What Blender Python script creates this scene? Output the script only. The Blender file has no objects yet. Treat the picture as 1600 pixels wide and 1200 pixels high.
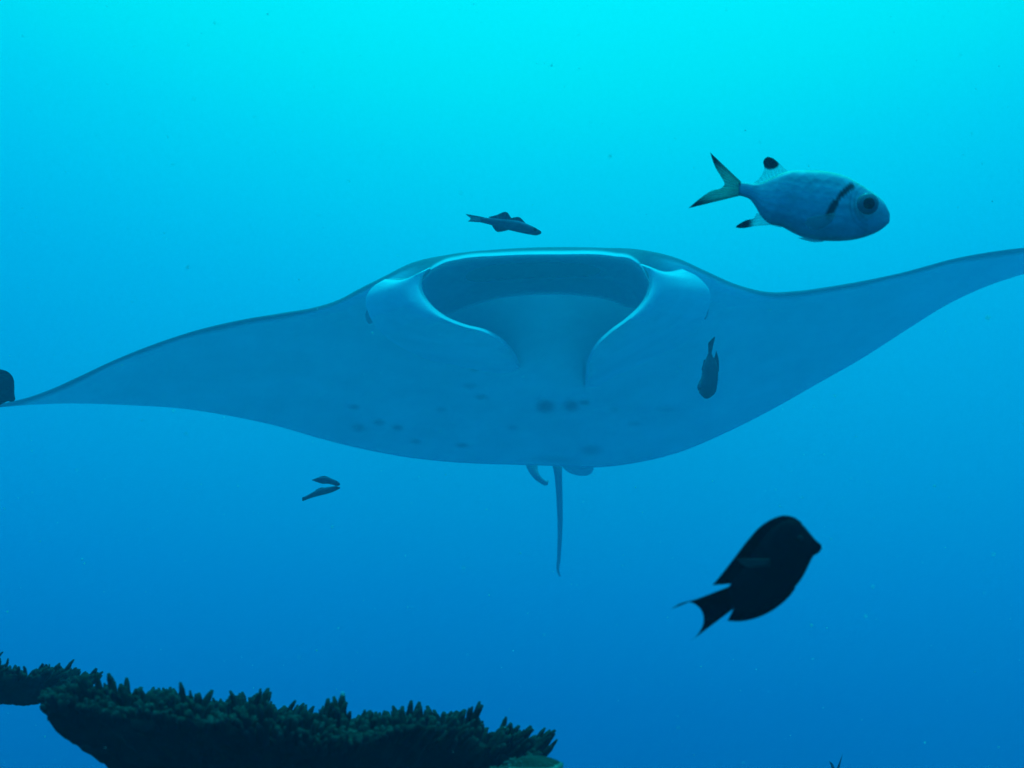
import bpy, math, random
import numpy as np
from mathutils import Vector

random.seed(7)
rng = np.random.default_rng(7)
R = math.radians
scene = bpy.context.scene
col = scene.collection

# ------------------------------------------------------------------ camera
PITCH = R(12.0)
FPX = 800 / math.tan(R(25))              # focal length in photo pixels (1600 wide)
cam_d = bpy.data.cameras.new('camera')
cam = bpy.data.objects.new('camera', cam_d)
col.objects.link(cam)
cam.location = (0, 0, 0)
cam.rotation_euler = (math.pi / 2 + PITCH, 0, 0)
cam_d.sensor_width = 36
cam_d.angle = R(50)
cam_d.clip_start = 0.02
cam_d.clip_end = 500
cam_d.dof.use_dof = True
cam_d.dof.focus_distance = 2.2
cam_d.dof.aperture_fstop = 16.0
scene.camera = cam

# ------------------------------------------------------------------ water light (world)
AX_EL, AX_AZ = R(72), R(6)
AX = Vector((math.sin(AX_AZ) * math.cos(AX_EL), math.cos(AX_AZ) * math.cos(AX_EL), math.sin(AX_EL)))


def lin(c):
    c = c / 255.0
    return c / 12.92 if c <= 0.04045 else ((c + 0.055) / 1.055) ** 2.4


world = bpy.data.worlds.new('World')
scene.world = world
world.use_nodes = True
nt = world.node_tree
nt.nodes.clear()
w_out = nt.nodes.new('ShaderNodeOutputWorld')
w_bg = nt.nodes.new('ShaderNodeBackground')
w_tc = nt.nodes.new('ShaderNodeTexCoord')
w_nrm = nt.nodes.new('ShaderNodeVectorMath'); w_nrm.operation = 'NORMALIZE'
w_dot = nt.nodes.new('ShaderNodeVectorMath'); w_dot.operation = 'DOT_PRODUCT'
w_dot.inputs[1].default_value = AX
w_map = nt.nodes.new('ShaderNodeMapRange')
w_map.inputs['From Min'].default_value = -1.0
w_map.inputs['From Max'].default_value = 1.0
w_ramp = nt.nodes.new('ShaderNodeValToRGB')
nt.links.new(w_tc.outputs['Generated'], w_nrm.inputs[0])
nt.links.new(w_nrm.outputs['Vector'], w_dot.inputs[0])
nt.links.new(w_dot.outputs['Value'], w_map.inputs['Value'])
nt.links.new(w_map.outputs['Result'], w_ramp.inputs['Fac'])
nt.links.new(w_ramp.outputs['Color'], w_bg.inputs['Color'])
nt.links.new(w_bg.outputs['Background'], w_out.inputs['Surface'])
WORLD_GAIN = 2.0
w_bg.inputs['Strength'].default_value = WORLD_GAIN
# angle cosine from the brightest direction -> radiance (linear green, blue)
W_STOPS = [
    (-1.00, 0.045, 0.41), (-0.45, 0.042, 0.37), (-0.12, 0.033, 0.28), (0.060, 0.030, 0.215),
    (0.120, lin(58), lin(136)), (0.235, lin(97), lin(172)), (0.325, lin(129), lin(198)),
    (0.55, lin(195), lin(237)), (0.60, lin(211), lin(243)), (0.655, lin(229), lin(247)),
    (0.708, lin(249), lin(249)), (0.85, 1.25, 1.20), (1.0, 1.75, 1.6)]
els = w_ramp.color_ramp.elements
while len(els) > 1:
    els.remove(els[0])
for k, (c, g, b) in enumerate(W_STOPS):
    if k == 0:
        els[0].position = 0.0
        e = els[0]
    else:
        e = els.new((c + 1) / 2)
    e.color = (0.0, g / WORLD_GAIN, b / WORLD_GAIN, 1)
w_ramp.color_ramp.interpolation = 'LINEAR'

# ------------------------------------------------------------------ sun, already filtered by the water above
sun_d = bpy.data.lights.new('sun', 'SUN')
sun = bpy.data.objects.new('sun', sun_d)
col.objects.link(sun)
sun_d.energy = 1.8
sun_d.angle = R(16)
sun_d.color = (0.005, 0.70, 1.0)
SUN_FROM = Vector((0.05, -0.10, 1.0)).normalized()       # bent almost upright by the surface
sun.rotation_euler = (-SUN_FROM).to_track_quat('-Z', 'Y').to_euler()
sun.location = (0, 3, 12)

# ------------------------------------------------------------------ exposure and renderer
vs = scene.view_settings
vs.view_transform = 'Standard'
vs.look = 'None'
vs.exposure = 0.0
vs.gamma = 1.0
cy = scene.cycles
cy.use_denoising = True
cy.max_bounces = 6
cy.diffuse_bounces = 3
cy.volume_bounces = 3
cy.transparent_max_bounces = 8
cy.filter_width = 1.6
scene.render.engine = 'CYCLES'

# ------------------------------------------------------------------ helpers
CP, SP = math.cos(PITCH), math.sin(PITCH)
FWD = np.array([0.0, CP, SP])
UP = np.array([0.0, -SP, CP])
RIGHT = np.array([1.0, 0.0, 0.0])


def at(px, py, d):
    """world point(s) for photo pixel(s) at a given distance along the lens axis"""
    px, py, d = np.broadcast_arrays(np.asarray(px, float), np.asarray(py, float), np.asarray(d, float))
    return ((px - 800) / FPX * d)[..., None] * RIGHT + ((600 - py) / FPX * d)[..., None] * UP + d[..., None] * FWD


def pchip(xs, ys):
    xs = np.asarray(xs, float); ys = np.asarray(ys, float)
    h = np.diff(xs); dl = np.diff(ys) / h
    m = np.zeros_like(ys)
    m[1:-1] = (dl[:-1] * h[1:] + dl[1:] * h[:-1]) / (h[1:] + h[:-1])
    m[0] = dl[0]; m[-1] = dl[-1]

    def fn(x):
        x = np.clip(np.asarray(x, float), xs[0], xs[-1])
        i = np.clip(np.searchsorted(xs, x) - 1, 0, len(xs) - 2)
        t = (x - xs[i]) / h[i]
        return ((2 * t**3 - 3 * t**2 + 1) * ys[i] + (t**3 - 2 * t**2 + t) * h[i] * m[i]
                + (-2 * t**3 + 3 * t**2) * ys[i + 1] + (t**3 - t**2) * h[i] * m[i + 1])
    return fn


def curve(pts, n, power=1.0):
    """smooth resampling of a polyline to n points, even in arc length"""
    p = np.asarray(pts, float)
    s = np.concatenate([[0], np.cumsum(np.linalg.norm(np.diff(p, axis=0), axis=1))])
    s /= s[-1]
    t = np.linspace(0, 1, n) ** power
    return np.stack([pchip(s, p[:, k])(t) for k in range(p.shape[1])], 1)


def sm(a, b, x):
    t = np.clip((np.asarray(x, float) - a) / (b - a), 0, 1)
    return t * t * (3 - 2 * t)


def empty(name, loc, label, cat, group=None):
    o = bpy.data.objects.new(name, None)
    o.empty_display_size = 0.05
    o.location = Vector(loc)
    col.objects.link(o)
    o['label'] = label; o['category'] = cat
    if group: o['group'] = group
    return o


def origin_of(parent):
    v = np.zeros(3)
    while parent is not None:
        v += np.array(parent.location); parent = parent.parent
    return v


def mesh(name, verts, faces, mat, parent=None, cols=None, smooth=True, origin=None):
    verts = np.asarray(verts, float)
    base = origin_of(parent)
    me = bpy.data.meshes.new(name)
    o = bpy.data.objects.new(name, me)
    if origin is not None:
        o.location = Vector(np.asarray(origin) - base)
        base = np.asarray(origin, float)
    me.from_pydata((verts - base).tolist(), [], [tuple(int(i) for i in f) for f in faces])
    me.materials.append(mat)
    if cols is not None:
        a = me.color_attributes.new('Col', 'FLOAT_COLOR', 'POINT')
        cols = np.asarray(cols, float); c4 = np.ones((len(verts), 4)); c4[:, :cols.shape[1]] = cols
        a.data.foreach_set('color', c4.ravel())
    if smooth:
        me.polygons.foreach_set('use_smooth', [True] * len(me.polygons))
    me.update()
    col.objects.link(o)
    o.parent = parent
    return o


def grid_faces(n, m, close_m=False, off=0):
    f = []
    for i in range(n - 1):
        for j in range(m if close_m else m - 1):
            k = (j + 1) % m
            f.append((off + i * m + j, off + i * m + k, off + (i + 1) * m + k, off + (i + 1) * m + j))
    return f


# ------------------------------------------------------------------ materials
def material(name, rough=0.6, spec=0.12, attr=True, colour=(0.5, 0.5, 0.5), noise_scale=30, noise_amt=0.25,
             bump_scale=120, bump=0.15, bump_kind='noise', bump_dist=0.003, trans=0.0, fin_alpha=False):
    m = bpy.data.materials.new(name)
    m.use_nodes = True
    t = m.node_tree
    b = t.nodes['Principled BSDF']
    b.inputs['Roughness'].default_value = rough
    b.inputs['Specular IOR Level'].default_value = spec
    tc = t.nodes.new('ShaderNodeTexCoord')
    nz = t.nodes.new('ShaderNodeTexNoise')
    nz.inputs['Scale'].default_value = noise_scale
    nz.inputs['Detail'].default_value = 5
    t.links.new(tc.outputs['Object'], nz.inputs['Vector'])
    mr = t.nodes.new('ShaderNodeMapRange')
    mr.inputs['From Min'].default_value = 0.3; mr.inputs['From Max'].default_value = 0.7
    mr.inputs['To Min'].default_value = 1 - noise_amt; mr.inputs['To Max'].default_value = 1 + noise_amt
    t.links.new(nz.outputs['Fac'], mr.inputs['Value'])
    mul = t.nodes.new('ShaderNodeVectorMath'); mul.operation = 'SCALE'
    if attr:
        ca = t.nodes.new('ShaderNodeAttribute'); ca.attribute_name = 'Col'
        t.links.new(ca.outputs['Color'], mul.inputs[0])
    else:
        mul.inputs[0].default_value = colour
    t.links.new(mr.outputs['Result'], mul.inputs['Scale'])
    t.links.new(mul.outputs['Vector'], b.inputs['Base Color'])
    if bump:
        bp = t.nodes.new('ShaderNodeBump')
        bp.inputs['Strength'].default_value = bump
        bp.inputs['Distance'].default_value = bump_dist
        if bump_kind == 'scales':
            tx = t.nodes.new('ShaderNodeTexVoronoi'); out = 'Distance'
        else:
            tx = t.nodes.new('ShaderNodeTexNoise'); out = 'Fac'
        tx.inputs['Scale'].default_value = bump_scale
        t.links.new(tc.outputs['Object'], tx.inputs['Vector'])
        t.links.new(tx.outputs[out], bp.inputs['Height'])
        t.links.new(bp.outputs['Normal'], b.inputs['Normal'])
    if fin_alpha:
        tp_ = t.nodes.new('ShaderNodeBsdfTransparent')
        ma = t.nodes.new('ShaderNodeMixShader')
        t.links.new(ca.outputs['Alpha'], ma.inputs['Fac'])
        t.links.new(tp_.outputs['BSDF'], ma.inputs[1])
    if trans:
        tl = t.nodes.new('ShaderNodeBsdfTranslucent')
        t.links.new(mul.outputs['Vector'], tl.inputs['Color'])
        mx = t.nodes.new('ShaderNodeMixShader')
        mx.inputs['Fac'].default_value = trans
        t.links.new(b.outputs['BSDF'], mx.inputs[1])
        t.links.new(tl.outputs['BSDF'], mx.inputs[2])
        if fin_alpha:
            t.links.new(mx.outputs['Shader'], ma.inputs[2])
            mx = ma
        t.links.new(mx.outputs['Shader'], t.nodes['Material Output'].inputs['Surface'])
    return m


M_MANTA = material('manta_skin', 0.55, 0.12, noise_scale=2.6, noise_amt=0.10, bump_scale=30, bump=0.08, bump_dist=0.01)
M_SILVER = material('silver_scales', 0.42, 0.25, noise_scale=60, noise_amt=0.14, bump_scale=150, bump=0.25, bump_kind='scales', bump_dist=0.002)
M_FIN = material('fin_membrane', 0.6, 0.08, noise_scale=90, noise_amt=0.2, bump=0, trans=0.45, fin_alpha=True)
M_DARK = material('dark_fish_skin', 0.6, 0.06, noise_scale=40, noise_amt=0.3, bump_scale=260, bump=0.15)
M_DARKFIN = material('dark_fin_membrane', 0.7, 0.04, noise_scale=80, noise_amt=0.3, bump=0, trans=0.2)
M_SMALL = material('small_fish_skin', 0.5, 0.12, noise_scale=60, noise_amt=0.2, bump=0)
M_EYE = material('eye', 0.25, 0.3, attr=False, colour=(0.26, 0.26, 0.28), noise_amt=0.1, bump=0)
M_PUPIL = material('pupil', 0.2, 0.25, attr=False, colour=(0.006, 0.006, 0.006), noise_amt=0.1, bump=0)
M_CORAL = material('table_coral_tissue', 0.85, 0.03, noise_scale=60, noise_amt=0.45, bump_scale=350, bump=0.5, bump_dist=0.003)
M_REEF = material('reef_rock', 0.9, 0.03, attr=False, colour=(0.06, 0.055, 0.045), noise_scale=4, noise_amt=0.5, bump_scale=18, bump=0.8, bump_dist=0.05)
M_SNOW = material('marine_snow', 0.8, 0.05, attr=False, colour=(0.95, 0.95, 0.9), bump=0, trans=0.6)

# ------------------------------------------------------------------ the setting: reef below and behind the lens, dropping into deep water
nx, ny = 150, 110
gx = np.linspace(-7, 7, nx)
gy = np.linspace(-4.5, 3.6, ny)
X, Y = np.meshgrid(gx, gy, indexing='ij')
Z = np.full_like(X, -1.35)
for k in range(26):
    fr = rng.uniform(0.5, 5.5); an = rng.uniform(0, math.tau); ph = rng.uniform(0, math.tau)
    Z += 0.20 / (fr ** 0.9) * np.sin(fr * (X * math.cos(an) + Y * math.sin(an)) + ph) * 0.5
Z += 0.62 * np.exp(-((X + 0.3) / 0.75) ** 2 - ((Y - 1.0) / 0.45) ** 2)            # knoll that carries the corals
edge = 2.35 + 0.25 * np.sin(X * 1.3 + 1) + 0.12 * np.sin(X * 3.1)
Z -= 4.2 * sm(0, 1.15, Y - edge)
V = np.stack([X, Y, Z], -1).reshape(-1, 3)
reef = mesh('reef', V, [f[::-1] for f in grid_faces(nx, ny)], M_REEF)
reef['kind'] = 'structure'

# unseen pale seabed, added below the manta to bounce light up onto its belly
M_BOUNCE_SAND = material('bounce_sand', 0.9, 0.03, attr=False, colour=(0.32, 0.30, 0.28), noise_scale=1.2, noise_amt=0.2, bump_scale=9, bump=0.5, bump_dist=0.03)
nx, ny = 90, 60
gx = np.linspace(-8.0, 8.0, nx); gy = np.linspace(2.0, 10.4, ny)
X, Y = np.meshgrid(gx, gy, indexing='ij')
Z = -3.3 - 0.05 * (Y - 3) - 0.9 * sm(9.0, 10.4, Y) + 0.05 * np.sin(X * 1.7 + Y) + 0.03 * np.sin(Y * 5 + np.sin(X * 1.1) * 2)
bounce_sand = mesh('bounce_sand', np.stack([X, Y, Z], -1).reshape(-1, 3), [f[::-1] for f in grid_faces(nx, ny)], M_BOUNCE_SAND)
bounce_sand['kind'] = 'structure'

# ------------------------------------------------------------------ manta ray
MS = 1.0                                # a giant manta of about seven metres across


def atm(px, py, d):
    return at(px, py, np.asarray(d, float) * MS)


c0 = atm(850, 560, 7.1)
manta = empty('manta_ray', c0, 'huge pale-bellied manta ray gliding with wide open mouth and spread wings', 'manta ray')

TOP = pchip(*zip(*[(-60, 642), (-30, 637), (0, 631), (40, 622), (80, 608), (120, 590), (180, 562), (240, 538), (300, 518),
                   (380, 499), (440, 489), (500, 478), (530, 468), (560, 452), (600, 432), (640, 412), (700, 398),
                   (780, 389.5), (870, 386), (940, 387), (1000, 390), (1060, 404), (1100, 422), (1150, 444), (1200, 456),
                   (1240, 455), (1300, 447), (1400, 428), (1500, 402), (1600, 387), (1690, 382), (1770, 388)]))
BOT = pchip(*zip(*[(-60, 643.5), (-30, 640), (0, 636.5), (40, 633), (100, 630.5), (200, 633), (280, 638), (360, 650), (430, 665),
                   (500, 685), (560, 700), (640, 715), (720, 723), (800, 726), (870, 728), (935, 730), (1000, 722),
                   (1060, 707), (1130, 678), (1200, 643), (1280, 598), (1350, 558), (1420, 513), (1480, 476), (1540, 448),
                   (1600, 428), (1690, 402), (1770, 389.5)]))
MX0, MX1, MC = 660.0, 1012.0, 838.0
URIM = pchip(*zip(*[(620, 444), (660, 438), (668, 428), (690, 413), (720, 405), (780, 400), (870, 398), (960, 401),
                    (990, 408), (1004, 422), (1012, 440), (1050, 448)]))
LLIP = pchip(*zip(*[(620, 452), (660, 446), (668, 470), (690, 488), (725, 480), (770, 466), (840, 458), (900, 459),
                    (950, 466), (985, 478), (1004, 474), (1012, 447), (1050, 456)]))


def plane_d(px, py):
    return 6.2 + (py - (634 - px * 247 / 1700) + 120) / 340 * 2.0


def half_th(px):
    a = np.abs(px - 850)
    return 0.30 * np.exp(-(a / 300) ** 2) + 0.13 * np.clip(1 - a / 920, 0, 1) ** 0.8 + 0.004


def naca(t):
    t = np.clip(t, 0, 1)
    return (2.969 * np.sqrt(t) - 1.26 * t - 3.516 * t**2 + 2.843 * t**3 - 1.036 * t**4)


NCOL = 430
nA, nB, nC, nD = 14, 26, 84, 34
cols_px = np.linspace(-60, 1770, NCOL)
verts, vc = [], []
PALE = np.array([0.88, 0.88, 0.89]); DORS = np.array([0.11, 0.115, 0.125]); MOUTH = np.array([0.52, 0.50, 0.70])
spots = [(852, 635, 15, 10, .75), (893, 634, 13, 9, .75), (912, 629, 10, 5, .6), (553, 636, 9, 4, .5), (560, 668, 10, 7, .45),
         (592, 660, 9, 5, .5), (621, 668, 9, 5, .5), (650, 690, 9, 4, .4), (722, 696, 10, 4, .5), (752, 620, 10, 4, .5),
         (735, 603, 12, 4, .3), (742, 576, 8, 5, .4), (913, 585, 4, 22, .45), (868, 718, 30, 6, .3), (925, 703, 16, 8, .35),
         (1040, 640, 14, 5, .25), (990, 662, 10, 4, .25), (800, 668, 8, 4, .25), (690, 640, 9, 4, .25), (960, 640, 8, 4, .2)]
for px in cols_px:
    T, Bm = float(TOP(px)), float(BOT(px))
    H = Bm - T
    inside = MX0 < px < MX1
    blend = float(sm(520, MX0, px) * (1 - sm(MX1, 1140, px)))
    u_out = T + 0.09 * H
    l_out = T + 0.16 * H
    if px < 620 or px > 1050:
        e = 620 if px < 620 else 1050
        fu = (float(URIM(e)) - float(TOP(e))) / (float(BOT(e)) - float(TOP(e)))
        fl = (float(LLIP(e)) - float(TOP(e))) / (float(BOT(e)) - float(TOP(e)))
        U = T + H * (0.09 + (fu - 0.09) * blend); L = T + H * (0.16 + (fl - 0.16) * blend)
    else:
        U, L = float(URIM(px)), float(LLIP(px))
    cav = 0.0
    if inside:
        cav = 0.85 * (1 - ((px - MC) / (MX1 - MC if px > MC else MC - MX0)) ** 2) ** 0.5
    lipf = float(sm(590, 680, px) * (1 - sm(1000, 1090, px)))
    th = float(half_th(px))

    def front(py):
        t = (py - T) / max(H, 1e-6)
        d = plane_d(px, py) - th * naca(t)
        return d
    # lip pushed forward around the upper rim
    a = np.linspace(0, 1, nA) ** 1.3
    pyA = T + (U - T) * a
    dA = front(pyA) - lipf * 0.20 * a ** 1.2
    s = np.linspace(0, 1, nB + 2)[1:-1]
    pyB = U + (L - U) * s
    dlip = front(np.array(U)) - lipf * 0.20
    dlow = front(np.array(L)) - 0.05 * lipf + (0.10 * lipf if inside else 0)
    dB = dlip + (dlow - dlip) * s + cav * np.sin(np.pi * s ** 0.8) ** 0.7
    cpar = np.concatenate([np.linspace(0, 0.016, 6), np.linspace(0.016, 1, nC - 5)[1:]])
    pyC = L + (Bm - L) * cpar
    dC = front(pyC) - 0.05 * lipf * np.exp(-cpar * 9) + (0.10 * lipf * (1 - sm(0, 2.6, pyC - L)) if inside else 0)
    dpar = np.linspace(0, 1, nD + 2)[1:-1]
    pyD = Bm + (T - Bm) * dpar
    dD = plane_d(px, pyD) + th * naca((pyD - T) / max(H, 1e-6))
    py = np.concatenate([pyA, pyB, pyC, pyD]); dd = np.concatenate([dA, dB, dC, dD])
    verts.append(atm(px, py, dd))
    # skin colours: dark back, pale belly, grey throat lining
    wob = 2.5 * math.sin(px * 0.021) + 1.5 * math.sin(px * 0.057 + 1)
    band = 11 + wob * 0.6
    dors = 1 - sm(band * 0.35, band, py - T)
    if lipf > 0.01:
        dors = dors * (1 - lipf) + lipf * (1 - sm(U - T - 8, U - T - 3.5, py - T))
    dors[nA + nB + nC:] = 1
    k = PALE[None] * (1 - dors[:, None]) + DORS[None] * dors[:, None]
    if inside:
        mi = sm(0.02, 0.14, s) * (1 - sm(0.95, 1.0, s))
        k[nA:nA + nB] = k[nA:nA + nB] * (1 - mi[:, None]) + MOUTH[None] * mi[:, None]
    mk = np.zeros_like(py)
    for (sx, sy, rx, ry, st) in spots:
        q = ((px - sx) / rx) ** 2 + ((py - sy) / ry) ** 2
        mk = np.maximum(mk, st * np.exp(-q ** 1.6))
    mk[nA + nB + nC:] = 0
    vc.append(k * (1 - mk[:, None] * 0.98))
m_ = nA + nB + nC + nD
verts = np.concatenate(verts); vc = np.concatenate(vc)
fc = grid_faces(NCOL, m_, True)
fc.append(tuple(range(m_))); fc.append(tuple(range((NCOL - 1) * m_, NCOL * m_))[::-1])
mesh('body', verts, fc, M_MANTA, manta, vc)


def belly_d(px, py):
    T = TOP(px); H = BOT(px) - T
    return plane_d(px, py) - half_th(px) * naca((py - T) / H)


def cephalic(inner, outer, dI, dO, sgn):
    """unrolled head fin: thick at its outer side, thin rolled rim along the inner one"""
    ns, nr = 110, 38
    I = curve(inner, ns, 1.35); O = curve(outer, ns, 1.35)
    s = np.linspace(0, 1, ns) ** 1.35
    DI = np.interp(s, np.linspace(0, 1, len(dI)), dI); DO = np.interp(s, np.linspace(0, 1, len(dO)), dO)
    fr, bk, cf = [], [], []
    for k in range(ns):
        wpx = max(8.0, float(np.hypot(*(I[k] - O[k]))))
        rim_w = min(0.5, 5.5 / wpx)
        r = np.concatenate([np.linspace(0, 1 - rim_w, nr - 8), np.linspace(1 - rim_w, 1, 9)[1:]])
        px = O[k, 0] + (I[k, 0] - O[k, 0]) * r
        py = O[k, 1] + (I[k, 1] - O[k, 1]) * r + 8.0 * np.sin(np.pi * r ** 0.8) ** 1.5 * (1 - sm(0, 0.12, s[k]))
        emb = 0.05
        d = DO[k] + emb + (DI[k] - DO[k] - emb) * sm(0, 1, r ** 0.7) - 0.10 * np.sin(np.pi * r) ** 0.8 * (1 - 0.6 * s[k])
        d = d + 0.34 * (1 - sm(0, 0.028, s[k])) * (1 - 0.3 * r)                        # shoulder folding back to the head
        d = d + 0.14 * sm(1 - rim_w, 1.0, r) * (1 - 0.35 * s[k])                          # rolled rim
        hol = 0.022 * np.exp(-((r - 0.82) / 0.10) ** 2) * s[k]                                # shallow gutter beside the rim
        d = d + hol
        fr.append(atm(px, py, d))
        bk.append(atm(px, py, d + 0.03 + 0.10 * np.sin(np.pi * r) ** 0.7)[::-1])
        e = np.full(nr, 1.0)
        e = 1 - 0.0 * r
        cf.append(np.concatenate([PALE[None] * e[:, None], (PALE * 0.6)[None] * e[:, None]]))
    v = np.concatenate([np.concatenate([a_, b_]) for a_, b_ in zip(fr, bk)])
    f = grid_faces(ns, 2 * nr, True)
    f.append(tuple(range(2 * nr))); f.append(tuple(range((ns - 1) * 2 * nr, ns * 2 * nr))[::-1])
    return mesh('cephalic_fin', v, f, M_MANTA, manta, np.concatenate(cf))


li = [(676, 416), (662, 430), (659, 446), (664, 462), (675, 477), (695, 493), (725, 506), (762, 516), (788, 532), (804, 551), (813, 574)]
lo = [(602, 436), (584, 447), (572, 466), (576, 490), (600, 524), (645, 552), (700, 572), (750, 583), (790, 585), (812, 578)]
ri = [(998, 411), (1013, 428), (1014, 446), (1008, 463), (998, 478), (978, 497), (950, 518), (930, 538), (919, 560), (914, 600)]
ro = [(1066, 420), (1092, 434), (1109, 456), (1106, 484), (1084, 522), (1045, 550), (1000, 574), (955, 595), (928, 606), (915, 604)]


def on_belly(pts, lift):
    p = np.asarray(pts, float)
    return belly_d(p[:, 0], p[:, 1]) - np.asarray(lift)


cephalic(li, lo, [5.66, 5.62, 5.58, 5.54, 5.50, 5.50, 5.55, 5.70, 5.95, 6.30, 6.75], on_belly(lo, [.42, .42, .40, .28, .10, .0, .0, .0, .0, .0]), 1)
cephalic(ri, ro, [5.66, 5.62, 5.58, 5.54, 5.50, 5.52, 5.62, 5.85, 6.25, 6.85], on_belly(ro, [.42, .42, .40, .28, .10, .0, .0, .0, .0, .0]), -1)


def ellipsoid(name, centre, ax, mat, parent, n=10, m=16, cols=None):
    v = []
    for i in range(n + 1):
        th_ = math.pi * i / n
        for j in range(m):
            ph = math.tau * j / m
            v.append(np.asarray(centre) + ax[0] * math.sin(th_) * math.cos(ph) + ax[1] * math.sin(th_) * math.sin(ph) + ax[2] * math.cos(th_))
    return mesh(name, np.array(v), grid_faces(n + 1, m, True), mat, parent, cols)


for (ex, ey) in ((578, 492), (1100, 486)):
    ed = float(belly_d(ex, ey)) + 0.01
    ellipsoid('eye', atm(ex, ey, ed), (RIGHT * 0.026, UP * 0.054, FWD * 0.05), M_EYE, manta)


def tube(name, pts, radii, mat, parent, cols, sides=12):
    p = np.asarray(pts, float)
    n = len(p)
    v = []
    for i in range(n):
        tg = p[min(i + 1, n - 1)] - p[max(i - 1, 0)]
        tg /= np.linalg.norm(tg)
        a = np.cross(tg, RIGHT); a /= np.linalg.norm(a)
        b = np.cross(tg, a)
        for j in range(sides):
            q = math.tau * j / sides
            v.append(p[i] + radii[i] * (a * math.cos(q) + b * math.sin(q)))
    f = grid_faces(n, sides, True)
    f.append(tuple(range(sides))[::-1]); f.append(tuple(range((n - 1) * sides, n * sides)))
    return mesh(name, np.array(v), f, mat, parent, np.tile(np.asarray(cols, float), (len(v), 1)))


tp = curve([(869, 712, 8.42), (871, 728, 8.36), (874, 775, 8.5), (875, 830, 8.72), (873, 875, 8.95), (872, 893, 9.05), (875, 900, 9.1)], 40)
tr = np.interp(np.linspace(0, 1, 40), [0, .15, .22, .5, .9, 1], [.045, .030, .027, .022, .014, .007])
tube('tail', atm(tp[:, 0], tp[:, 1], tp[:, 2]), tr * MS, M_MANTA, manta, DORS * 2.4)


def sheet(name, base, tip, dep, mat, parent, colfn, n=28, m=14, th=0.004, ripple=0.0, rays=0, edge_th=0.25, power=1.0):
    """a thin fin: grid between its base and its outer edge, with two sides and real thickness"""
    B_ = curve(base, n); T_ = curve(tip, n)
    fr, bk, cc = [], [], []
    for i in range(n):
        r = np.linspace(0, 1, m) ** power
        px = B_[i, 0] + (T_[i, 0] - B_[i, 0]) * r
        py = B_[i, 1] + (T_[i, 1] - B_[i, 1]) * r
        u = i / (n - 1)
        d = dep(px, py) + ripple * r * math.sin(u * 9 + 0.5) + (0.25 * th * math.cos(u * math.tau * rays) if rays else 0)
        h = th * (1 - (1 - edge_th) * r) * 0.5 * (min(1, 8 * u + .15) * min(1, 8 * (1 - u) + .15))
        fr.append(at(px, py, d - h)); bk.append(at(px, py, d + h)[::-1])
        c = np.array([colfn(x, y, u, q) for x, y, q in zip(px, py, r)])
        if rays:
            c[:, :3] *= 0.86 + 0.22 * math.cos(u * math.tau * rays)
        cc.append(np.concatenate([c, c[::-1]]))
    v = np.concatenate([np.concatenate([a_, b_]) for a_, b_ in zip(fr, bk)])
    f = grid_faces(n, 2 * m, True)
    f.append(tuple(range(2 * m))); f.append(tuple(range((n - 1) * 2 * m, n * 2 * m))[::-1])
    return mesh(name, v, f, mat, parent, np.concatenate(cc))


# pelvic fins either side of the tail: the one curled under, the other flat and rounded
sheet('pelvic_fin', [(880, 712), (895, 706), (912, 706), (930, 712)],
      [(878, 728), (884, 735), (895, 741), (908, 743.5), (920, 742), (926, 737), (928, 730)],
      lambda x, y: (plane_d(x, y) + 0.03) * MS, M_MANTA, manta, lambda x, y, u, q: PALE * 0.75, th=0.05)
pp_ = curve([(830, 712, 8.30), (831, 727, 8.25), (834, 737, 8.22), (840, 746, 8.20), (847, 752, 8.20), (853, 755, 8.22), (856, 751, 8.24)], 26)
tube('pelvic_fin', atm(pp_[:, 0], pp_[:, 1], pp_[:, 2]), np.interp(np.linspace(0, 1, 26), [0, .3, .5, .8, .92, 1], [.055, .042, .030, .020, .018, .006]) * MS, M_MANTA, manta, PALE * 0.35)


# ------------------------------------------------------------------ fish
def fish_body(name, top, bot, dep, ratio, mat, parent, colfn, n=90, m=36, snout=0.5, flat=None):
    """loft of oval rings between a back line and a belly line, both given from tail to snout"""
    T_ = curve(top, n); B_ = curve(bot, n)
    v, cc = [], []
    for i in range(n):
        u = i / (n - 1)
        mid = (T_[i] + B_[i]) / 2
        d = float(dep(mid[0], mid[1]))
        c = at(mid[0], mid[1], d)
        a = (at(T_[i, 0], T_[i, 1], d) - at(B_[i, 0], B_[i, 1], d)) / 2
        hw = np.linalg.norm(a) * ratio * (flat(u) if flat else 1.0)
        for j in range(m):
            q = math.tau * j / m
            ca, sa = math.cos(q), math.sin(q)
            v.append(c + a * ca - FWD * hw * math.copysign(abs(sa) ** 0.85, sa))
            pp = mid + (T_[i] - B_[i]) / 2 * ca
            cc.append(colfn(pp[0], pp[1], u, ca))
    f = grid_faces(n, m, True)
    f.append(tuple(range(m))[::-1])
    # rounded snout
    last = (n - 1) * m
    ring = np.array(v[last:last + m])
    ctr = ring.mean(0)
    prev = np.array(v[last - m:last]).mean(0)
    fwd = ctr - prev; fwd /= np.linalg.norm(fwd) + 1e-9
    rad = np.linalg.norm(ring - ctr, axis=1).max()
    for s_, z_ in ((0.8, 0.35), (0.45, 0.6)):
        st = len(v)
        for p_ in ring:
            v.append(ctr + (p_ - ctr) * s_ + fwd * rad * snout * z_)
        cc += cc[last:last + m]
        for j in range(m):
            f.append((st - m + j, st - m + (j + 1) % m, st + (j + 1) % m, st + j))
    v.append(ctr + fwd * rad * snout * 0.68); cc.append(cc[last])
    e = len(v) - 1
    for j in range(m):
        f.append((e - m + j, e - m + (j + 1) % m, e))
    return mesh(name, np.array(v), f, mat, parent, np.array(cc))


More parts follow.
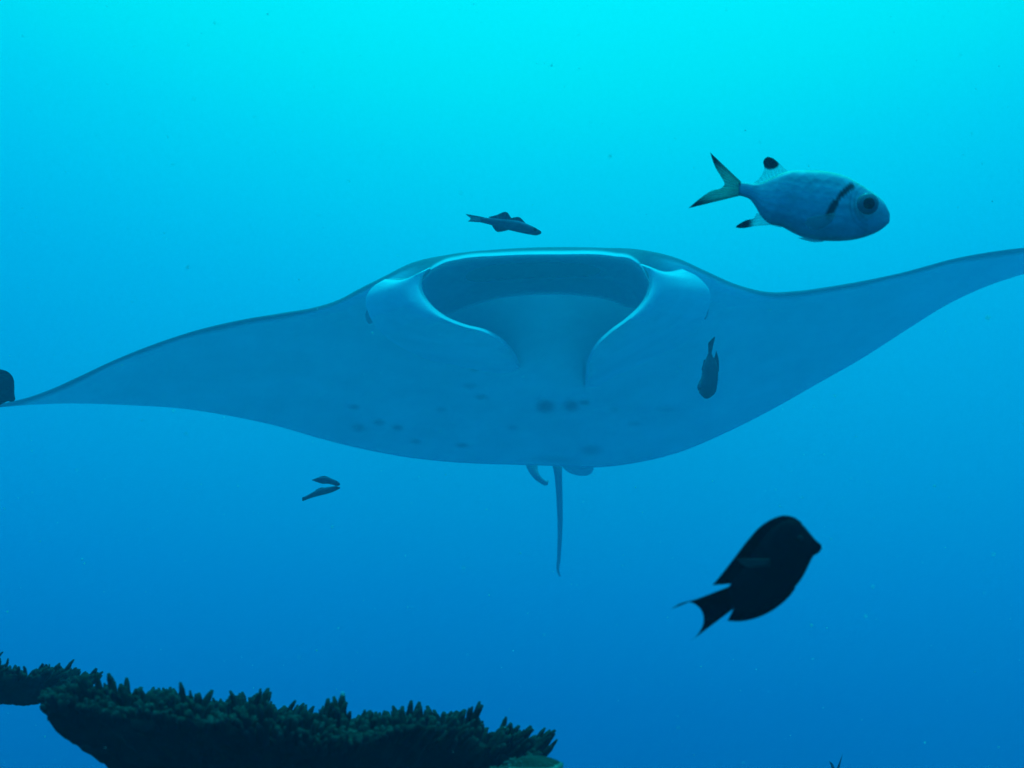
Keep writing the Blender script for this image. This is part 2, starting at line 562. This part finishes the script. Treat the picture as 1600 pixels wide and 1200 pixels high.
def eye_on(parent, px, py, rad_px, dep, off, d0, iris_mat=None):
    r = rad_px / FPX * d0
    d = float(dep(px, py)) - off
    e = ellipsoid('eye', at(px, py, d), (RIGHT * r, UP * r, FWD * r * 0.5), iris_mat or M_EYE, parent)
    ellipsoid('pupil', at(px + 0.06 * rad_px, py, d - r * 0.24), (RIGHT * r * 0.62, UP * r * 0.62, FWD * r * 0.36), M_PUPIL, e)
    d2 = 2 * float(dep(px, py)) - d
    e2 = ellipsoid('eye', at(px, py, d2), (RIGHT * r, UP * r, FWD * r * 0.5), iris_mat or M_EYE, parent)
    ellipsoid('pupil', at(px, py, d2 + r * 0.24), (RIGHT * r * 0.62, UP * r * 0.62, FWD * r * 0.36), M_PUPIL, e2)
    return e


def seg_dist(x, y, a, b):
    a = np.array(a, float); b = np.array(b, float); p = np.array([x, y], float)
    t = np.clip(np.dot(p - a, b - a) / np.dot(b - a, b - a), 0, 1)
    return np.linalg.norm(p - a - t * (b - a))


# --- silver soldierfish with the dark gill bar
SD = 1.05
s_dep = lambda x, y: SD + (np.asarray(x) - 1270) * -0.00004
soldier = empty('soldierfish', at(1270, 320, SD), 'silver soldierfish with black gill bar, big eye and black-tipped fins', 'fish', 'fish around the manta ray')


def soldier_col(x, y, u, ca):
    c = np.array([0.80, 0.80, 0.86])
    c = c * (1 - 0.18 * (0.5 + 0.5 * math.cos(ca * 19)) * (1 - sm(0.66, 0.75, u)))          # scale rows
    c = c * (1 - 0.12 * sm(.35, .6, ca)) + np.array([0.20, 0.30, 0.02]) * sm(0.80, 0.97, ca)                                # top-light highlight along the back, painted in as a yellowish tone
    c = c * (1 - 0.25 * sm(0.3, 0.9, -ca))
    # gill bar, broken in the middle
    dmin = min(seg_dist(x, y, (1326, 293), (1308, 308)) - 4.2, seg_dist(x, y, (1308, 308), (1298, 322)) - 2.8, seg_dist(x, y, (1298, 322), (1289, 339)) - 5.2)
    c = c * (1 - 0.95 * (1 - sm(-1.0, 2.0, dmin)))
    # cheek plates
    for (rx_, w_) in ((29, 2.0), (36, 1.7), (23, 1.5)):
        rr = math.hypot(x - 1358, (y - 322) * 0.9)
        if x < 1352:
            c = c * (1 - 0.30 * math.exp(-((rr - rx_) / w_) ** 2))
    hd = sm(0.72, 1.0, u)
    return c * (1 - 0.15 * hd)


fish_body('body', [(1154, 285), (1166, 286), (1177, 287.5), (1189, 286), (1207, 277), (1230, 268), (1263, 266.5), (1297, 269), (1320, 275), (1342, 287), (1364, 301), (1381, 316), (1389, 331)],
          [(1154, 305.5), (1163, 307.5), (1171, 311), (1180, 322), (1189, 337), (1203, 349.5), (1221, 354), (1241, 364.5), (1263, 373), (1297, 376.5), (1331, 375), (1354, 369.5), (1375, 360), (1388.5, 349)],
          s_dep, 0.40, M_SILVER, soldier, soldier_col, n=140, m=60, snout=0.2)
eye_on(soldier, 1356, 318, 17, s_dep, 0.0185, SD)


def dark_tip(pale, dark, lo_, hi_):
    return lambda x, y, u, q: np.array(pale) * (1 - sm(lo_, hi_, q)) + np.array(dark) * sm(lo_, hi_, q)


def soldier_tail(x, y, u, q):
    e = abs(u - 0.5) * 2
    k = sm(0.45, 0.95, q * (0.35 + 0.65 * e)) * 0.8 + 0.45 * sm(0.6, 1.0, e)
    k = min(1, k)
    return np.append(np.array([0.75, 0.80, 0.62]) * (1 - k) + np.array([0.06, 0.065, 0.06]) * k, 0.72 + 0.28 * k)


sheet('tail_fin', [(1158, 284), (1157, 290), (1156, 298), (1155, 306)],
      [(1109.5, 238), (1114, 252), (1118, 262), (1127, 277), (1132, 288), (1128, 293), (1112, 298), (1095, 309), (1075.5, 325.5)],
      lambda x, y: s_dep(x, y) + 0.0, M_FIN, soldier, soldier_tail, n=46, m=20, th=0.004, rays=14)
sheet('dorsal_fin', [(1186, 287.5), (1200, 281.5), (1214, 276), (1232, 269)],
      [(1176, 286.5), (1186, 279), (1194, 263), (1193, 251), (1198, 245.5), (1207, 247), (1217, 255), (1230, 266.5)],
      s_dep, M_FIN, soldier, lambda x, y, u, q: np.array([0.9, 0.92, 0.9, 0.30]) + (np.array([0.03, 0.03, 0.04, 1.0]) - np.array([0.9, 0.92, 0.9, 0.30])) * (1 - sm(.85, 1.05, math.hypot((x - 1204) / 14.0, (y - 254) / 11.0))), n=40, m=20, th=0.0025, rays=9)
sheet('spiny_dorsal_fin', [(1232, 270), (1262, 269), (1296, 272), (1318, 277)],
      [(1231, 267.6), (1262, 265.8), (1296, 268.4), (1316, 274.4)], s_dep, M_FIN, soldier, lambda x, y, u, q: np.array([0.8, 0.92, 0.5, 0.8]), th=0.004, rays=10)
sheet('anal_fin', [(1188, 334), (1196, 343), (1206, 350), (1222, 354)],
      [(1182, 333), (1178, 341), (1166, 344), (1150, 355.5), (1158, 356.5), (1176, 354), (1196, 351), (1220, 355.5)],
      s_dep, M_FIN, soldier, lambda x, y, u, q: np.array([0.9, 0.92, 0.9, 0.35]) + (np.array([0.035, 0.035, 0.04, 1.0]) - np.array([0.9, 0.92, 0.9, 0.35])) * (1 - sm(1166, 1182, x)), n=36, m=18, th=0.0025, rays=8)
sheet('pelvic_fin', [(1262, 371), (1276, 374), (1288, 375)], [(1246, 371.5), (1258, 375.5), (1270, 378.2), (1286, 377.8)],
      lambda x, y: s_dep(x, y) - 0.008, M_FIN, soldier, lambda x, y, u, q: np.array([0.75, 0.8, 0.78, 0.6]), th=0.002, rays=5)
sheet('pectoral_fin', [(1306, 332), (1303, 340), (1299, 347)], [(1262, 340), (1258, 350), (1268, 358), (1286, 357)],
      lambda x, y: s_dep(x, y) - 0.036 + (1300 - x) * 0.00008, M_FIN, soldier, lambda x, y, u, q: np.array([0.5, 0.5, 0.52, 0.35]), th=0.0015, rays=9)


# --- dark surgeonfish, built once as a shape and placed by a similarity map
def surgeonfish(mp, D, label, k, ratio=0.30, pale=True, group='dark surgeonfish'):
    P = lambda pts: [mp(*p) for p in pts]
    ctr = mp(1205, 885)
    root = empty('surgeonfish', at(ctr[0], ctr[1], D), label, 'fish', group)
    dep = lambda x, y: D + 0 * np.asarray(x, float)
    dk = np.array([0.004, 0.004, 0.006])
    fish_body('body', P([(1134, 920), (1140, 915), (1148, 904), (1162, 884), (1179, 857), (1195, 836), (1210, 821), (1224, 813.5), (1238, 812), (1252, 818), (1264, 831), (1274, 843), (1282, 850)]),
              P([(1143, 946), (1147, 950), (1154, 955), (1170, 957.5), (1190, 951.5), (1212, 940), (1232, 927), (1246, 912.5), (1257, 896), (1266, 878), (1272, 868), (1279, 864), (1283, 859)]),
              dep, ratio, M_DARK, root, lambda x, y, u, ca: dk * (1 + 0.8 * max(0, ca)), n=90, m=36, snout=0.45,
              flat=lambda u: 0.35 + 0.65 * math.sin(math.pi * min(1, u * 0.72 + 0.14)) )
    fin = lambda x, y, u, q: dk * 0.8
    th = 0.0035 * k
    sheet('dorsal_fin', P([(1146, 912), (1162, 888), (1180, 860), (1198, 838), (1214, 824), (1236, 816), (1252, 821)]),
          P([(1113, 914.4), (1121, 905), (1130, 894), (1150, 868), (1170, 842), (1190, 821), (1206, 811), (1224, 805.4), (1240, 808), (1253, 816.5)]), dep, M_DARKFIN, root, fin, n=40, m=8, th=th, rays=16)
    sheet('anal_fin', P([(1149, 946), (1170, 953), (1192, 947), (1212, 935), (1240, 914)]),
          P([(1136.5, 970), (1154, 971), (1178, 967), (1200, 958), (1222, 943), (1236, 929), (1243, 919)]), dep, M_DARKFIN, root, fin, n=36, m=8, th=th, rays=14)
    sheet('tail_fin', P([(1140, 916), (1142, 925), (1144, 936), (1148, 950)]),
          P([(1048, 952), (1062, 943.5), (1072, 940.5), (1084, 943), (1094, 951), (1099, 962), (1099, 973), (1093, 987), (1086, 996), (1077, 1003.5)]), dep, M_DARKFIN, root, fin, n=44, m=12, th=th, rays=12)
    w = 0.026 * k
    sheet('pectoral_fin', P([(1203, 873), (1203, 879), (1202, 884)]), P([(1149, 873), (1158, 881), (1170, 886), (1186, 885)]),
          lambda x, y: dep(x, y) - w, M_DARKFIN, root, lambda x, y, u, q: (np.array([0.15, 0.16, 0.13]) if pale else dk) * (1 - 0.6 * abs(u - .4)), n=24, m=12, th=0.0012 * k, rays=6)
    ex, ey = mp(1251, 842)
    r = 5.0 * k / FPX * 0.95
    for s_ in (-1, 1):
        ellipsoid('eye', at(ex, ey, D + s_ * w * 0.62), (RIGHT * r, UP * r, FWD * r * 0.5), M_PUPIL, root)
    return root


def similarity(src, dst, scale, deg):
    c, s = math.cos(R(deg)) * scale, math.sin(R(deg)) * scale
    return lambda x, y: (dst[0] + c * (x - src[0]) - s * (y - src[1]), dst[1] + s * (x - src[0]) + c * (y - src[1]))


surgeonfish(lambda x, y: (x, y), 0.55, 'black oval surgeonfish with lyre-shaped tail swimming in open water', 0.58)
surgeonfish(similarity((1284, 856), (22.5, 626), 0.58, 38), 2.6, 'dark blunt fish head beside the lower tip of the manta wing', 1.15, pale=False)


# --- small fish
def small_fish(label, top, bot, D, ratio, dark, fins, tail, eye, yaw=0.0, snout=0.5, pale=None, group='small dark reef fish'):
    pts = np.array(top + bot, float)
    c = pts.mean(0)
    root = empty('reef_fish', at(c[0], c[1], D), label, 'fish', group)
    dep = lambda x, y: D + yaw * (np.asarray(x, float) - c[0])
    dk = np.array(dark)
    fish_body('body', top, bot, dep, ratio, M_SMALL, root, lambda x, y, u, ca: dk * (1 + 0.9 * sm(0.3, 1, ca)) * (1 - 0.4 * sm(0.7, 1, u)), n=44, m=20, snout=snout)
    for (nm, base, tip) in fins:
        sheet(nm, base, tip, dep, M_FIN, root, lambda x, y, u, q: dk * 1.1, n=18, m=8, th=0.0025, rays=6)
    sheet('tail_fin', tail[0], tail[1], dep, M_FIN, root,
          (lambda x, y, u, q: dk * 1.0) if pale is None else (lambda x, y, u, q: np.array(pale) * (1 - sm(.25, .45, abs(u - .5))) + dk * sm(.25, .45, abs(u - .5))), n=24, m=8, th=0.003, rays=6)
    if eye:
        L = abs(pts[:, 1].max() - pts[:, 1].min())
        h = eye[2] / FPX * D
        for s_ in (-1, 1):
            ellipsoid('eye', at(eye[0], eye[1], float(dep(eye[0], eye[1])) + s_ * eye[3]), (RIGHT * h, UP * h, FWD * h * 0.5), M_PUPIL, root)
    return root


small_fish('small fish with raised dorsal fins and pale forked tail above the manta head',
           [(751, 339.5), (765, 340.5), (780, 342), (795, 343), (810, 345), (822, 349), (836, 355.5), (845, 361)],
           [(751, 347.5), (765, 351), (780, 356), (795, 359.5), (810, 363), (828, 366.5), (840, 367.5), (845.5, 365)],
           2.6, 0.55, (0.13, 0.13, 0.16),
           [('dorsal_fin', [(768, 342), (778, 343), (788, 344), (797, 345)], [(763, 339), (774, 336.5), (792, 331.5), (799, 341)]),
            ('spiny_dorsal_fin', [(796, 346), (806, 347), (820, 350)], [(796, 341), (803, 339.8), (810, 339), (821, 348)]),
            ('anal_fin', [(768, 350), (780, 354), (792, 357)], [(770, 355), (776, 361.8), (788, 361), (794, 359.5)])],
           ([(757, 339.5), (756, 343.5), (757, 348)], [(727.5, 334.2), (731.5, 338), (735, 341), (734, 343.5), (731, 346)]),
           (836, 358.5, 2.6, 0.006), yaw=-0.0008, pale=(0.7, 0.75, 0.7))
small_fish('slender fish with arched back swimming just above its twin below the manta wing',
           [(489, 749.2), (495, 746.5), (503, 744.8), (512, 745.5), (520, 748.5), (527, 751.5), (531, 755)],
           [(489, 751), (496, 753.5), (504, 756), (513, 756), (520, 757.5), (526, 759.5), (530.5, 758.5)],
           3.3, 0.6, (0.06, 0.06, 0.09), [('dorsal_fin', [(500, 746.5), (508, 746.2), (516, 748)], [(498, 745), (507, 743.6), (515, 746)])],
           ([(490.5, 749), (490, 750), (490.5, 751)], [(487.5, 749.2), (488.2, 750), (487.5, 751)]), (528, 755.5, 1.6, 0.004), yaw=0.001)
small_fish('slender fish with blunt pale-edged tail swimming just below its arched twin',
           [(476, 776), (486, 770.5), (496, 765), (505, 762), (515, 760.5), (525, 759.5), (531, 761)],
           [(477, 781.5), (487, 778), (497, 775), (508, 772.5), (518, 769.5), (526, 766), (531.5, 763)],
           3.2, 0.6, (0.06, 0.06, 0.09), [('dorsal_fin', [(493, 768), (500, 765), (507, 763)], [(493, 765.5), (502, 761.8), (507, 761.5)])],
           ([(478, 775.5), (478, 778.5), (479, 781)], [(472.5, 777), (472, 780), (473, 783)]), (526, 761.8, 1.5, 0.004), yaw=0.001)
small_fish('head-down dark fish with raised tail swimming in front of the manta belly',
           [(1106.5, 551), (1104, 558), (1100.5, 565), (1097.5, 575), (1096, 588), (1092, 597), (1089.5, 603), (1092, 613), (1099, 621)],
           [(1111.5, 551), (1114, 557), (1118, 563), (1121.5, 573), (1122, 590), (1120.5, 603), (1119, 611), (1114, 618), (1109, 621.5)],
           3.4, 0.55, (0.06, 0.06, 0.08),
           [('dorsal_fin', [(1119, 582), (1118, 570), (1116, 560)], [(1123.5, 580), (1123, 562), (1119, 547.5)]),
            ('anal_fin', [(1099, 580), (1101, 572), (1104, 564)], [(1096, 578), (1098.5, 568), (1100, 561.5)])],
           ([(1106.8, 553), (1109, 554), (1111.5, 553)], [(1106.5, 536), (1111, 531), (1116.5, 526), (1114, 541)]), (1094, 607, 2.2, 0.010), yaw=0.0)
small_fish('forked tail tips of a diving fish, apart from the corals',
           [(1303, 1204), (1299, 1216), (1296, 1232), (1297, 1252), (1303, 1266)],
           [(1309, 1204), (1314, 1216), (1318, 1232), (1317, 1252), (1310, 1267)],
           3.0, 0.5, (0.06, 0.06, 0.08), [('dorsal_fin', [(1316, 1245), (1317, 1235), (1315, 1222)], [(1321, 1242), (1323, 1232), (1320, 1220)])],
           ([(1302, 1207), (1306, 1208), (1310, 1207)], [(1295.5, 1189), (1300, 1192), (1305, 1201), (1313, 1187), (1317, 1177)]), (1301, 1255, 2.0, 0.008))


# ------------------------------------------------------------------ corals
def table_coral(name, label, cx, cy, rx, ry, ztop, tilt, stalk_z, n_br, br_len, tint, seed, rimfn=None, rim_pale=False, bthick=0.0042, dome=0.0, flare=0.55, rim_th=0.016):
    r_ = np.random.default_rng(seed)
    root = empty(name, (cx, cy, stalk_z), label, 'coral', 'corals growing on the reef')
    nth, nr = 120, 26
    th = np.linspace(0, math.tau, nth, endpoint=False)
    ph = r_.uniform(0, math.tau, 6)
    rim = 1 + 0.06 * np.sin(3 * th + ph[0]) + 0.045 * np.sin(5 * th + ph[1]) + 0.035 * np.sin(9 * th + ph[2]) + 0.025 * np.sin(17 * th + ph[3])

    def zt(x, y, q):
        return ztop + tilt[0] * (x - cx) + tilt[1] * (y - cy) + (rimfn(x) if rimfn else 0) - dome * q * q \
            + 0.005 * np.sin(x * 44 + ph[4]) * np.sin(y * 38 + ph[5])
    v, cc = [], []
    tint = np.array(tint)
    for q in np.linspace(0.02, 1, nr):
        x = cx + rx * rim * q * np.cos(th); y = cy + ry * rim * q * np.sin(th)
        v.append(np.stack([x, y, zt(x, y, q)], 1))
        cc.append(np.tile(tint * (4.5 if (rim_pale and q > 0.90) else 1.0), (nth, 1)))
    H = None
    for q in np.linspace(1, 0.0, nr):
        rr = 0.13 + (1 - 0.13) * q ** 1.0
        x = cx + rx * rim * rr * np.cos(th); y = cy + ry * rim * rr * np.sin(th)
        z1 = zt(x, y, rr)
        dz = rim_th * min(1, 8 * (1 - q) + .3) + (z1.mean() * 0 + flare * rx) * (1 - rr) ** 1.15 + 0.006 * np.sin(th * 23 + q * 20)
        v.append(np.stack([x, y, z1 - dz], 1))
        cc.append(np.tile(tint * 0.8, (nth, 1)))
    x = cx + rx * 0.17 * np.cos(th); y = cy + ry * 0.17 * np.sin(th)
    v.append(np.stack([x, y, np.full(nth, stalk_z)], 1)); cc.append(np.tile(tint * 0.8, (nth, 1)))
    n_rows = len(v)
    V_ = np.concatenate(v)
    f = [g[::-1] for g in grid_faces(n_rows, nth, True)]
    f.append(tuple(range(nth))); f.append(tuple(range((n_rows - 1) * nth, n_rows * nth))[::-1])
    mesh('plate', V_, f, M_CORAL, root, np.concatenate(cc))
    # finger-like branchlets, far too many to pick apart: real geometry in one part
    bv, bf, bc = [], [], []
    sides = 6
    for k in range(n_br):
        q = math.sqrt(r_.uniform(0.0, 1.0)) if k > n_br * 0.25 else r_.uniform(0.93, 1.0)
        t_ = r_.uniform(0, math.tau)
        rm = np.interp(t_, th, rim)
        x = cx + rx * rm * q * math.cos(t_); y = cy + ry * rm * q * math.sin(t_)
        z = float(zt(np.array(x), np.array(y), q)) - 0.004
        out = np.array([math.cos(t_), math.sin(t_), 0]) * (1.0 * q ** 8 + 0.12)
        clump = 0.7 + 0.5 * math.sin(x * 55 + y * 17 + ph[0]) * math.sin(y * 43 - x * 19 + ph[1])
        for b in range(r_.integers(1, 4)):
            d = np.array([r_.normal(0, .25), r_.normal(0, .25), 1.0]) + out
            d /= np.linalg.norm(d)
            L = br_len * r_.uniform(0.45, 1.15) * clump
            rad = bthick * r_.uniform(0.7, 1.3)
            a = np.cross(d, [0.3, 1, 0.1]); a /= np.linalg.norm(a); bb = np.cross(d, a)
            st = len(bv)
            bend = np.array([r_.normal(0, .12), r_.normal(0, .12), 0]) * L
            for (s_, rr_, br_) in ((0, 1.2, .9), (0.5, 1.0, 1.0), (0.85, 0.8, 1.5), (1.0, 0.4, 3.2)):  # paler towards the tips: teal highlights painted into the colour
                c_ = np.array([x, y, z]) + d * L * s_ + bend * s_ * s_
                tw = r_.uniform(0, 1)
                for j in range(sides):
                    an = math.tau * (j + 0.4 * tw) / sides
                    bv.append(c_ + rad * rr_ * r_.uniform(0.8, 1.2) * (a * math.cos(an) + bb * math.sin(an)))
                    bc.append(tint * br_)
            for s_ in range(3):
                for j in range(sides):
                    j2 = (j + 1) % sides
                    bf.append((st + s_ * sides + j, st + s_ * sides + j2, st + (s_ + 1) * sides + j2, st + (s_ + 1) * sides + j))
            bf.append(tuple(st + 3 * sides + j for j in range(sides)))
    o = mesh('branchlets', np.array(bv), bf, M_CORAL, root, np.array(bc))
    o['kind'] = 'stuff'
    return root


CD = 0.78                                # distance of the large coral's near edge
ax_ = lambda px: float(at(px, 1150, CD + 0.08)[0])
ay_ = lambda px: float(at(px, 1150, CD)[0])
az_ = lambda py: float(at(0, py, CD)[2])
top_main = pchip([ay_(x) for x in (-60, 30, 70, 130, 220, 300, 400, 480, 560, 640, 700, 760, 830, 872, 950)],
                 [az_(y) for y in (1112, 1114, 1114, 1124, 1138, 1147, 1164, 1174, 1172, 1166, 1172, 1188, 1212, 1230, 1250)])
table_coral('table_coral', 'large dark table coral with bristling finger branchlets on its top', (ax_(60) + ax_(836)) / 2, CD * CP + 0.14, (ax_(836) - ax_(60)) / 2 * 0.93, 0.17, 0.0, (0, -0.10), -0.85,
            1500, 0.024, (0.016, 0.019, 0.014), 3, rimfn=lambda x: top_main(x), flare=0.66, bthick=0.0026, rim_th=0.012)
l2 = at(64, 1062, 0.98)
table_coral('table_coral', 'dark coral shelf standing higher, behind the tapered end of the large table coral', l2[0] - 0.20, l2[1] + 0.10, 0.187, 0.16, l2[2], (-0.05, -0.08), -0.85,
            700, 0.022, (0.016, 0.019, 0.014), 5, bthick=0.0026, flare=0.12, rim_th=0.010)
l3 = at(838, 1192, 0.72)
table_coral('plate_coral', 'small pale-rimmed rounded plate coral against the end of the large table coral', l3[0] - 0.005, l3[1] + 0.02, 0.022, 0.022, l3[2] + 0.003, (0, 0), -0.85,
            90, 0.006, (0.035, 0.04, 0.03), 8, rim_pale=True, dome=0.008, flare=0.5, bthick=0.0016)

# ------------------------------------------------------------------ drifting specks in the water
sv, sf = [], []
for k in range(3000):
    d = 0.45 + 6.0 * rng.uniform(0, 1) ** 1.2
    p = np.array([rng.uniform(-0.75, 0.75) * d, d, rng.uniform(-0.35, 0.75) * d])
    if p[2] < -1.0: continue
    s_ = rng.lognormal(-7.7, 0.4) * (0.6 + 0.4 * min(d, 3))
    st = len(sv)
    for q in ((1, 0, 0), (-1, 0, 0), (0, 1, 0), (0, -1, 0), (0, 0, 1), (0, 0, -1)):
        sv.append(p + np.array(q) * s_ * rng.uniform(0.6, 1.3))
    for t_ in ((0, 2, 4), (2, 1, 4), (1, 3, 4), (3, 0, 4), (2, 0, 5), (1, 2, 5), (3, 1, 5), (0, 3, 5)):
        sf.append(tuple(st + i for i in t_))
snow = mesh('drifting_specks', np.array(sv), sf, M_SNOW)
snow['kind'] = 'stuff'; snow['label'] = 'pale specks drifting in the blue water'; snow['category'] = 'specks'

# ------------------------------------------------------------------ the water between lens and things
hb = (-8.5, 8.5, -5.0, 10.8, -7.6, 2.9)
hv = [(x, y, z) for x in hb[0:2] for y in hb[2:4] for z in hb[4:6]]
hf = [(0, 1, 3, 2), (4, 6, 7, 5), (0, 4, 5, 1), (2, 3, 7, 6), (0, 2, 6, 4), (1, 5, 7, 3)]
hm = bpy.data.materials.new('water_haze')
hm.use_nodes = True
hn = hm.node_tree
hn.nodes.clear()
ho = hn.nodes.new('ShaderNodeOutputMaterial')
hp = hn.nodes.new('ShaderNodeVolumePrincipled')
hp.inputs['Color'].default_value = (0.36, 0.64, 1.0, 1)
hp.inputs['Density'].default_value = 0.072
hp.inputs['Anisotropy'].default_value = 0.5
hn.links.new(hp.outputs['Volume'], ho.inputs['Volume'])
haze = mesh('haze', hv, hf, hm, smooth=False)
haze['kind'] = 'stuff'; haze['label'] = 'blue sea water fading distant things'; haze['category'] = 'water'
